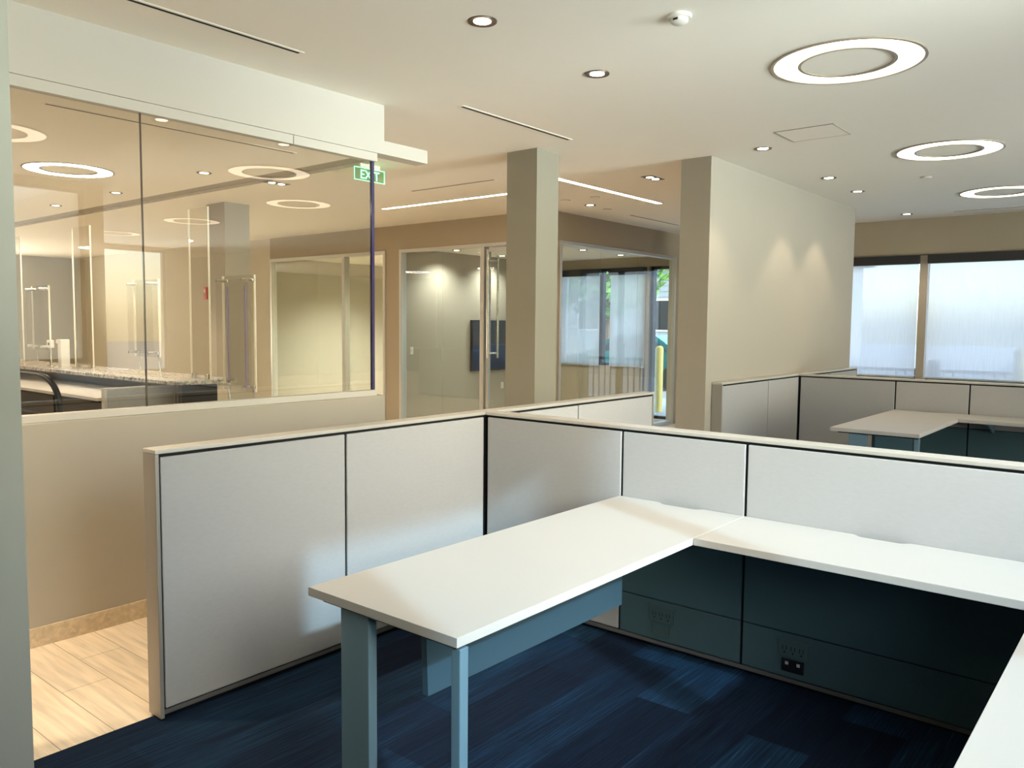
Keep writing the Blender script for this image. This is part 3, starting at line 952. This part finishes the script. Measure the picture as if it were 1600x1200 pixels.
def desk_set(dx, dy, Z, labels, far):
    lz = Z
    d1 = thing('desk', (-1.84 + dx, 2.55 + dy, 0.004), labels[0], 'desk', 'white desks of the workstations')
    ox, oy, oz = -1.84, 2.55, 0.004
    pts = [(x - ox, y - oy) for x, y in slab_pts(-2.18, -1.506, 1.597, 3.518, (-1.955, -1.70))]
    MB().prism(pts, Z - 0.03 - oz, Z - oz, 0.0015).build('worktop', M['white'], d1)
    def B(x0, x1, y0, y1, z0, z1, bev=0.0):
        return MB().box(x0 - ox, x1 - ox, y0 - oy, y1 - oy, z0 - oz, z1 - oz, bev)
    B(-2.12, -1.52, 1.612, 1.66, Z - 0.040, Z - 0.030).build('bracket', M['black'], d1)
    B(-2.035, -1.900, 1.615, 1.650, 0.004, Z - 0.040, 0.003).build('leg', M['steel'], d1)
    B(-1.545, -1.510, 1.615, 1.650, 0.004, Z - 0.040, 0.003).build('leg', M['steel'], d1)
    # modesty panel with a bevelled lower near corner
    mp = MB()
    yz = [(1.86, Z - 0.03), (1.875, 0.362 + Z - 0.749), (3.105, 0.352 + Z - 0.749), (3.105, Z - 0.03)]
    lo = [mp.bm.verts.new((-1.925 - ox, y - oy, z - oz)) for y, z in yz]
    hi = [mp.bm.verts.new((-1.900 - ox, y - oy, z - oz)) for y, z in yz]
    mp.bm.faces.new(lo); mp.bm.faces.new(hi[::-1])
    for i in range(4):
        mp.bm.faces.new((lo[i], hi[i], hi[(i + 1) % 4], lo[(i + 1) % 4]))
    mp.build('modesty_panel', M['steel_shaded'], d1)
    d2 = thing('worktop', (-0.90 + dx, 3.26 + dy, 0.004), labels[1], 'worktop', 'white worktops along the partitions')
    ox, oy = -0.90, 3.26
    pts = [(x - ox, y - oy) for x, y in slab_pts(-1.503, -0.307, 3.008, 3.518, (-1.03, -0.79))]
    MB().prism(pts, Z - 0.03 - oz, Z - oz, 0.0015).build('top', M['white'], d2)
    for bx_ in (-1.30, -0.50):
        sb = MB()
        yz = [(3.518, Z - 0.03), (3.518, Z - 0.16), (3.490, Z - 0.16), (3.16, Z - 0.05), (3.16, Z - 0.03)]
        lo = [sb.bm.verts.new((bx_ - 0.008 - ox, y - oy, z - oz)) for y, z in yz]
        hi = [sb.bm.verts.new((bx_ + 0.008 - ox, y - oy, z - oz)) for y, z in yz]
        sb.bm.faces.new(lo); sb.bm.faces.new(hi[::-1])
        for i in range(5):
            sb.bm.faces.new((lo[i], hi[i], hi[(i + 1) % 5], lo[(i + 1) % 5]))
        sb.build('support_bracket', M['steel'], d2)
    if far:
        return
    d3 = thing('desk', (0.03 + dx, 2.2 + dy, 0.004), labels[2], 'desk', 'white desks of the workstations')
    ox, oy = 0.03, 2.2
    MB().prism([(x - ox, y - oy) for x, y in slab_pts(-0.304, 0.36, 0.92, 3.518)], Z - 0.03 - oz, Z - oz, 0.0015).build('worktop', M['white'], d3)
    B(-0.29, 0.34, 0.94, 0.99, Z - 0.040, Z - 0.030).build('bracket', M['black'], d3)
    B(0.29, 0.325, 0.945, 0.98, 0.004, Z - 0.040, 0.003).build('leg', M['steel'], d3)
    B(-0.26, -0.225, 0.945, 0.98, 0.004, Z - 0.040, 0.003).build('leg', M['steel'], d3)
desk_set(0, 0, 0.749, ('white desk with grey legs in front, jutting out toward the camera',
                       'narrow white worktop along the near partition, over the dark panels',
                       'white desk cut off at the lower right corner of the picture'), False)
desk_set(-0.01, 5.178, 0.800, ('white desk with grey legs at the far workstation, left of its worktop',
                              'white worktop along the far partition at the right edge', ''), True)

# ------------------------------------------------------------------ roller shades
def shade(x0, x1, label, drop=0.935):
    o = thing('roller_shade', ((x0 + x1) / 2, FY - 0.03, drop), label, 'roller shade', 'white roller shades on the far windows')
    a = (x1 - x0) / 2
    MB().box(-a, a, -0.0012, 0.0012, 0.0, 2.50 - drop).build('fabric', M['shade'], o)
    MB().box(-a, a, -0.008, 0.008, -0.012, 0.012, 0.003).build('hem_bar', M['alu'], o)
    tag(MB().box(-a - 0.012, a + 0.012, -0.065, 0.028, 2.49 - drop, 2.605 - drop, 0.003).build('cassette', M['bronze'], o), 'black shade cassette')
shade(-4.18, -2.826, 'white roller shade drawn down left of the window mullion, beside the wall stub')
shade(-2.694, 0.35, 'wide white roller shade drawn down right of the mullion, above the far partition')
shade(-8.90, -8.02, 'left white roller shade in the glazed office, behind the side glass', 0.90)
shade(-7.80, -7.10, 'right white roller shade in the glazed office, next to the unshaded pane', 0.90)

# ------------------------------------------------------------------ glazed office contents
tv = thing('wall_screen', (-9.35, 11.0, 0.81), 'dark flat screen with painted blue reflection on the wall of the glazed office', 'television')
MB().box(0.01, 0.06, -0.80, 0.80, 0.0, 0.872, 0.006).build('bezel', M['black'], tv)
MB().box(0.058, 0.063, -0.785, 0.785, 0.015, 0.44).build('screen', M['screen_reflection'], tv)
MB().box(0.058, 0.063, -0.785, 0.785, 0.455, 0.857).build('screen', M['screen'], tv)
MB().box(0.0, 0.012, -0.2, 0.2, 0.2, 0.6).build('wall_mount', M['bronze'], tv)
def plate(x, y, z, label, name, nx=1, w=0.07, h=0.115):
    o = thing(name, (x, y, z), label, 'wall plate', 'white wall plates')
    if nx:
        MB().box(0, 0.006, -w / 2, w / 2, 0, h, 0.002).build('cover', M['plastic'], o)
        MB().box(0.006, 0.011, -0.016, 0.016, h * 0.25, h * 0.75, 0.001).build('rocker', M['plastic'], o)
    else:
        MB().box(-w / 2, w / 2, -0.006, 0, 0, h, 0.002).build('cover', M['plastic'], o)
        MB().box(-0.016, 0.016, -0.011, -0.006, h * 0.25, h * 0.75, 0.001).build('rocker', M['plastic'], o)
plate(-9.35, 8.85, 1.13, 'white light switch on the office wall just inside the glass front', 'light_switch')
plate(-9.35, 11.07, 0.47, 'white outlet cover on the office wall below the dark screen', 'wall_outlet')
plate(-10.52, 11.96, 0.52, 'left of two white outlet covers low in the left-hand office', 'wall_outlet', 0)
plate(-10.36, 11.96, 0.52, 'right of two white outlet covers low in the left-hand office', 'wall_outlet', 0)

# ------------------------------------------------------------------ lobby
tc_ = thing('teller_counter', (-10.0, 4.0, 0.0), 'long granite-topped counter in the lobby behind the glass screen', 'counter')
ox, oy = -10.0, 4.0
MB().prism([(-13.5 - ox, 3.74 - oy), (-7.22 - ox, 3.74 - oy), (-7.09 - ox, 3.78 - oy), (-7.05 - ox, 3.90 - oy), (-7.05 - ox, 4.36 - oy), (-13.5 - ox, 4.36 - oy)], 1.03, 1.07, 0.006).build('granite_top', M['granite'], tc_)
MB().box(-13.5 - ox, -7.12 - ox, 4.02 - oy, 4.16 - oy, 0, 1.03).build('body', M['fabric'], tc_)
MB().box(-7.13 - ox, -7.07 - ox, 3.80 - oy, 4.16 - oy, 0, 1.03).build('end_panel', M['cab_black'], tc_)
td = thing('teller_desk', (-9.0, 3.6, 0.0), 'pale work surface with black cabinets below the granite counter', 'desk')
ox, oy = -9.0, 3.6
MB().box(-13.4 - ox, -7.63 - ox, 3.29 - oy, 4.0 - oy, 0.88, 0.91, 0.003).build('work_surface', M['white'], td)
for i in range(4):
    x1 = -7.64 - ox - i * 1.1
    c = MB().box(x1 - 1.08, x1, 3.36 - oy, 3.98 - oy, 0.0, 0.875, 0.004).build('cabinet', M['cab_black'], td)
    for k in range(3):
        MB().box(x1 - 1.06, x1 - 0.02, 3.345 - oy, 3.36 - oy, 0.05 + 0.275 * k, 0.31 + 0.275 * k, 0.003).build('drawer', M['cab_black'], c)
tp = thing('desk_divider', (-7.60, 3.72, 0.0), 'low grey fabric divider with metal frame at the end of the teller desk', 'divider')
MB().box(-0.025, 0.025, -0.37, 0.27, 0.02, 0.985).build('fabric_panel', M['fabric'], tp)
MB().box(-0.03, 0.03, -0.395, -0.37, 0.0, 1.0, 0.002).box(-0.03, 0.03, 0.27, 0.285, 0.0, 1.0, 0.002).box(-0.03, 0.03, -0.37, 0.27, 0.985, 1.0, 0.002).build('frame', M['silver'], tp)
lc = thing('low_counter', (-6.35, 3.75, 0.0), 'lower granite-topped counter at the end of the tall one', 'counter')
MB().box(-0.55, 0.45, -0.35, 0.45, 0.83, 0.865, 0.005).build('granite_top', M['granite'], lc)
MB().box(-0.5, 0.4, 0.0, 0.40, 0.0, 0.83).build('body', M['fabric'], lc)

GP = 'narrow glass fins standing on the granite counter'
def fin(x0, x1, label):
    o = thing('glass_fin', ((x0 + x1) / 2, 4.10, 1.07), label, 'glass panel', GP)
    a = (x1 - x0) / 2
    MB().box(-a, a, -0.006, 0.006, 0, 1.62).build('pane', M['acryl'], o)
    MB().box(a - 0.004, a + 0.008, -0.008, 0.008, 0, 1.62, 0.002).build('edge', M['acryl_edge'], o)
    MB().box(-a - 0.008, -a + 0.004, -0.008, 0.008, 0, 1.62, 0.002).build('edge', M['acryl_edge'], o)
    for s in (-1, 1):
        MB().box(s * a * 0.7 - 0.02, s * a * 0.7 + 0.02, -0.02, 0.02, 0.0, 0.05, 0.003).build('clamp', M['chrome'], o)
fin(-13.0, -11.62, 'glass fin on the granite counter, far left beside the wall end')
fin(-10.05, -9.58, 'glass fin on the granite counter, between the left and middle speak-through panels')
fin(-7.42, -7.08, 'glass fin at the right end of the granite counter')
GW = 'small clear speak-through panels over the counter'
def speak(x, z0, z1, label, wd=0.52, violet=False):
    o = thing('speak_panel', (x, 4.06, z0), label, 'glass panel', GW)
    h_ = z1 - z0
    for yy, tz in ((0.0, 0.0), (-0.07, 0.04)):
        MB().box(-wd / 2, wd / 2, yy - 0.005, yy + 0.005, tz, h_ - tz).build('pane', M['acryl'], o)
    for s in (-1, 1):
        MB().box(s * wd / 2 - 0.008, s * wd / 2 + 0.008, -0.009, 0.009, 0.0, h_, 0.002).build('edge', M['acryl_edge'], o)
    if violet:  # violet reflections in the pane, put in as coloured strips
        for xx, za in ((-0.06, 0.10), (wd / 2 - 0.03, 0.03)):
            MB().box(xx - 0.010, xx + 0.010, -0.079, -0.065, za, h_ - 0.10, 0.002).build('edge_or_reflection', M['violet'], o)
    for zz in (0.045, h_ - 0.045):
        for s in (-1, 1):
            MB().cyl((s * wd * 0.40, -0.10, zz), 0.016, 0.12, 'y', 16).box(s * wd * 0.40 - 0.07, s * wd * 0.40 + 0.07, -0.03, -0.012, zz - 0.012, zz + 0.012, 0.003).build('standoff', M['chrome'], o, smooth=True)
    for s in (-1, 1):
        MB().tube([(s * wd * 0.40, 0.0, 0.04), (s * wd * 0.40, 0.03, -(z0 - 1.07) if z0 > 1.08 else -(z0 - 0.865))], 0.006, 8).build('leg', M['chrome'], o, smooth=True)
speak(-10.92, 1.25, 2.04, 'clear speak-through panel on chrome standoffs, leftmost over the counter')
speak(-8.22, 1.25, 2.04, 'clear speak-through panel on chrome standoffs, behind the glass joint')
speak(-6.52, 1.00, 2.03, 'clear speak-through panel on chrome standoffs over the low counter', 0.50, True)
ds = thing('sanitizer_dispenser', (-9.92, 3.90, 1.07), 'white hand sanitizer dispenser standing on the granite counter', 'dispenser')
MB().box(-0.10, 0.10, -0.06, 0.06, 0.0, 0.012, 0.003).build('base', M['plastic'], ds)
MB().box(0.0, 0.09, -0.05, 0.05, 0.012, 0.33, 0.008).build('body', M['plastic'], ds)
MB().box(-0.10, 0.0, -0.03, 0.03, 0.28, 0.325, 0.006).build('spout', M['plastic'], ds)
cr_ = thing('card_reader', (-10.40, 3.96, 1.07), 'small pale card reader on a stand on the granite counter', 'card reader')
MB().box(-0.06, 0.06, -0.02, 0.02, 0.22, 0.31, 0.006).build('head', M['plastic'], cr_)
MB().box(-0.02, 0.02, -0.023, -0.019, 0.25, 0.28).build('lens', M['black'], cr_)
MB().cyl((0, 0, 0.0), 0.012, 0.22, seg=14).cyl((0, 0, 0), 0.05, 0.01, seg=24).build('stand', M['chrome'], cr_, smooth=True)
# tall teller chair
ch = thing('office_chair', (-5.25, 2.13, 0.0), 'black teller chair with arched back frame, behind the glass at the left', 'chair')
arc = []
for i in range(33):
    a = PI * i / 32
    cx, cz = math.cos(a), math.sin(a)
    arc.append((0.35 * (abs(cx) ** 0.5) * (1 if cx >= 0 else -1), -0.22 - 0.03 * abs(cz), 1.04 + 0.26 * (abs(cz) ** 0.5)))
arc = [(0.33, -0.19, 0.72)] + arc + [(-0.33, -0.19, 0.72)]
MB().tube(arc, 0.017, 12).build('back_frame', M['black'], ch, smooth=True)
MB().box(-0.33, 0.33, -0.235, -0.205, 0.72, 1.07, 0.01).build('backrest', M['mesh_black'], ch)
MB().box(-0.31, 0.31, -0.24, 0.26, 0.60, 0.69, 0.03).build('seat', M['mesh_black'], ch)
for s in (-1, 1):
    MB().tube([(s * 0.31, 0.0, 0.63), (s * 0.36, 0.0, 0.66), (s * 0.36, 0.0, 0.86), (s * 0.35, 0.0, 0.88)], 0.014, 10).box(s * 0.36 - 0.035, s * 0.36 + 0.035, -0.14, 0.14, 0.87, 0.90, 0.01).build('armrest', M['black'], ch, smooth=True)
MB().cyl((0, 0, 0.10), 0.028, 0.50, seg=20).build('gas_column', M['black'], ch, smooth=True)
MB().lathe([(0.235, 0.27), (0.25, 0.27), (0.25, 0.29), (0.235, 0.29)], seg=40, closed=True).build('foot_ring', M['chrome'], ch)
for k in range(5):
    a = 2 * PI * k / 5 + 0.3
    MB().tube([(0, 0, 0.11), (0.30 * math.cos(a), 0.30 * math.sin(a), 0.075)], 0.02, 10).build('base_leg', M['black'], ch, smooth=True)
    cxx, cyy = 0.30 * math.cos(a), 0.30 * math.sin(a)
    MB().cyl((cxx - 0.02, cyy, 0.03), 0.03, 0.04, 'x', 16).tube([(cxx, cyy, 0.04), (cxx, cyy, 0.08)], 0.009, 8).build('caster', M['black'], ch, smooth=True)
fa = thing('fire_alarm', (-14.83, 8.55, 2.05), 'red fire alarm strobe on the far lobby wall', 'fire alarm')
MB().box(-0.05, 0.05, -0.05, 0.0, 0.0, 0.24, 0.006).build('body', M['red'], fa)
MB().box(-0.025, 0.025, -0.06, -0.05, 0.13, 0.20, 0.003).build('strobe', M['plastic'], fa)

# ------------------------------------------------------------------ outdoors
struct('ground', MB().box(-60, 60, FY + 0.2, 90, -0.22, -0.12).box(RX + 0.15, 60, -40, 3.97, -0.22, -0.12).box(-60, RX + 0.15, -40, -2.0, -0.22, -0.12).box(7.65, 60, 3.97, FY + 0.2, -0.22, -0.12), M['asphalt'], origin=O0)
struct('sidewalk', MB().box(-30, 20, FY + 0.2, 16.2, -0.12, -0.02, 0.01), M['concrete'])
rl = thing('railing', (-3.0, 14.2, -0.02), 'brown metal railing outside, seen faintly through the shades', 'railing')
rb = MB().box(-1.6, 4.5, -0.025, 0.025, 0.93, 0.985, 0.004)
rb.build('top_rail', M['rail'], rl)
MB().box(-1.6, 4.5, -0.02, 0.02, 0.10, 0.14).build('bottom_rail', M['rail'], rl)
for i in range(44):
    x = -1.55 + i * 0.14
    MB().box(x - 0.012, x + 0.012, -0.012, 0.012, 0.14, 0.93).build('baluster', M['rail'], rl)
tag(MB().box(-3.12, -2.96, 14.28, 14.44, -0.02, 1.10, 0.01).build('gate_post', M['rail']), 'square post standing beside the railing outside the shaded window', 'post')
def bollard(x, y, h, label):
    o = thing('bollard', (x, y, -0.02), label, 'bollard', 'yellow bollards outside')
    MB().lathe([(0.0001, 0), (0.075, 0), (0.075, h - 0.06), (0.062, h - 0.025), (0.035, h - 0.005), (0.0001, h)], seg=28).build('post', M['yellow'], o, smooth=True)
bollard(-1.79, 13.7, 1.36, 'yellow bollard outside at the right edge, seen through the shade')
bollard(-7.60, 13.6, 1.26, 'yellow bollard outside the unshaded pane of the glazed office')
# neighbouring house
hs = thing('house', (-22, 44, -0.12), 'grey sided house across the street, seen through the unshaded pane', 'house')
MB().box(-12, 8, -4, 4, 0, 5.2).build('wall', M['siding'], hs)
sd = MB()
for k in range(16):
    sd.box(-12.02, 8.02, -4.03, -4.0, 0.3 * k + 0.02, 0.3 * k + 0.05)
sd.build('siding_board', M['stucco'], hs)
rf = MB()
for x in (-12.5, 8.5):
    pass
v = [rf.bm.verts.new(c) for c in ((-12.5, -4.6, 5.1), (8.5, -4.6, 5.1), (8.5, 4.6, 5.1), (-12.5, 4.6, 5.1), (-12.5, 0, 7.4), (8.5, 0, 7.4))]
for q in ((0, 1, 5, 4), (2, 3, 4, 5), (0, 4, 3), (1, 2, 5), (0, 3, 2, 1)):
    rf.bm.faces.new([v[i] for i in q])
rf.build('roof', M['roof'], hs)
for k in range(4):
    wf = MB().box(-10.5 + k * 4.6, -8.9 + k * 4.6, -4.06, -4.0, 1.4, 3.2).build('window', M['plastic'], hs)
    MB().box(-10.4 + k * 4.6, -9.0 + k * 4.6, -4.08, -4.05, 1.5, 3.1).build('window_glass', M['bronze'], wf)
def tree(x, y, h, r, label, seed):
    rnd = random.Random(seed)
    o = thing('tree', (x, y, -0.12), label, 'tree', 'leafy trees across the street')
    MB().tube([(0, 0, 0), (0.1, 0, h * 0.3), (0.0, 0.1, h * 0.55), (0.15, 0, h * 0.8)], 0.16, 10).tube([(0.05, 0, h * 0.4), (0.8, 0.2, h * 0.65)], 0.08, 8).tube([(0.0, 0, h * 0.45), (-0.8, -0.2, h * 0.7)], 0.08, 8).build('trunk', M['bark'], o, smooth=True)
    lb = MB()
    for k in range(1500):
        while True:
            p = Vector((rnd.uniform(-1, 1), rnd.uniform(-1, 1), rnd.uniform(-1, 1)))
            if 0.35 < p.length < 1:
                break
        c = Vector((p.x * r, p.y * r, h * 0.66 + p.z * h * 0.36))
        n = Vector((rnd.gauss(0, 1), rnd.gauss(0, 1), rnd.gauss(0, 1))).normalized()
        t = n.orthogonal().normalized()
        b = n.cross(t)
        s = rnd.uniform(0.12, 0.26)
        vs = [lb.bm.verts.new(c + t * s), lb.bm.verts.new(c + b * s * 0.55 + n * s * 0.15), lb.bm.verts.new(c - t * s), lb.bm.verts.new(c - b * s * 0.55 + n * s * 0.15)]
        lb.bm.faces.new(vs)
    lb.build('foliage', M['leaf'], o)
tree(-15.5, 24.0, 6.2, 2.2, 'leafy green tree seen through the unshaded pane of the glazed office', 3)
tree(-21.5, 27.5, 5.6, 2.0, 'leafy green tree behind the shades of the glazed office', 5)
# parked car
cr = thing('car', (-11.7, 20.0, -0.12), 'teal car parked across the lot, seen through the unshaded pane', 'car')
prof = [(-2.1, 0.35), (-2.15, 0.7), (-1.9, 0.9), (-1.1, 1.0), (-0.5, 1.45), (0.8, 1.48), (1.5, 1.05), (2.1, 0.95), (2.2, 0.6), (2.15, 0.35)]
cbm = MB()
lo = [cbm.bm.verts.new((x, -0.85, z)) for x, z in prof]
hi = [cbm.bm.verts.new((x, 0.85, z)) for x, z in prof]
cbm.bm.faces.new(lo); cbm.bm.faces.new(hi[::-1])
for i in range(len(prof)):
    j = (i + 1) % len(prof)
    cbm.bm.faces.new((lo[i], hi[i], hi[j], lo[j]))
bmesh.ops.bevel(cbm.bm, geom=list(cbm.bm.edges), offset=0.06, segments=2, affect='EDGES')
cbm.build('body', M['car'], cr, smooth=True)
gb = MB()
for yy in (-0.86, 0.86):
    vs = [gb.bm.verts.new((x, yy, z)) for x, z in ((-0.95, 1.02), (-0.42, 1.38), (0.72, 1.40), (1.25, 1.05))]
    gb.bm.faces.new(vs)
gb.build('side_window', M['bronze'], cr)
for x in (-1.35, 1.4):
    for yy in (-0.9, 0.70):
        MB().cyl((x, yy, 0.33), 0.33, 0.2, 'y', 28).build('wheel', M['tyre'], cr, smooth=True)
# sloping grey mass beyond the railing, at the right
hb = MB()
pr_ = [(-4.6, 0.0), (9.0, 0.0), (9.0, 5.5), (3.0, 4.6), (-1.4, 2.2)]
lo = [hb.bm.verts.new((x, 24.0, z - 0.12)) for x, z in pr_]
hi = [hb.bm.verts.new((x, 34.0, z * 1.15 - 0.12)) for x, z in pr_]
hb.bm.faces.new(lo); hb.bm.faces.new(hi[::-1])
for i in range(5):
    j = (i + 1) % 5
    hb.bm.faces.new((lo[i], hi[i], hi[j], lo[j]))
struct('grey_slope', hb, M['slope_mass'])
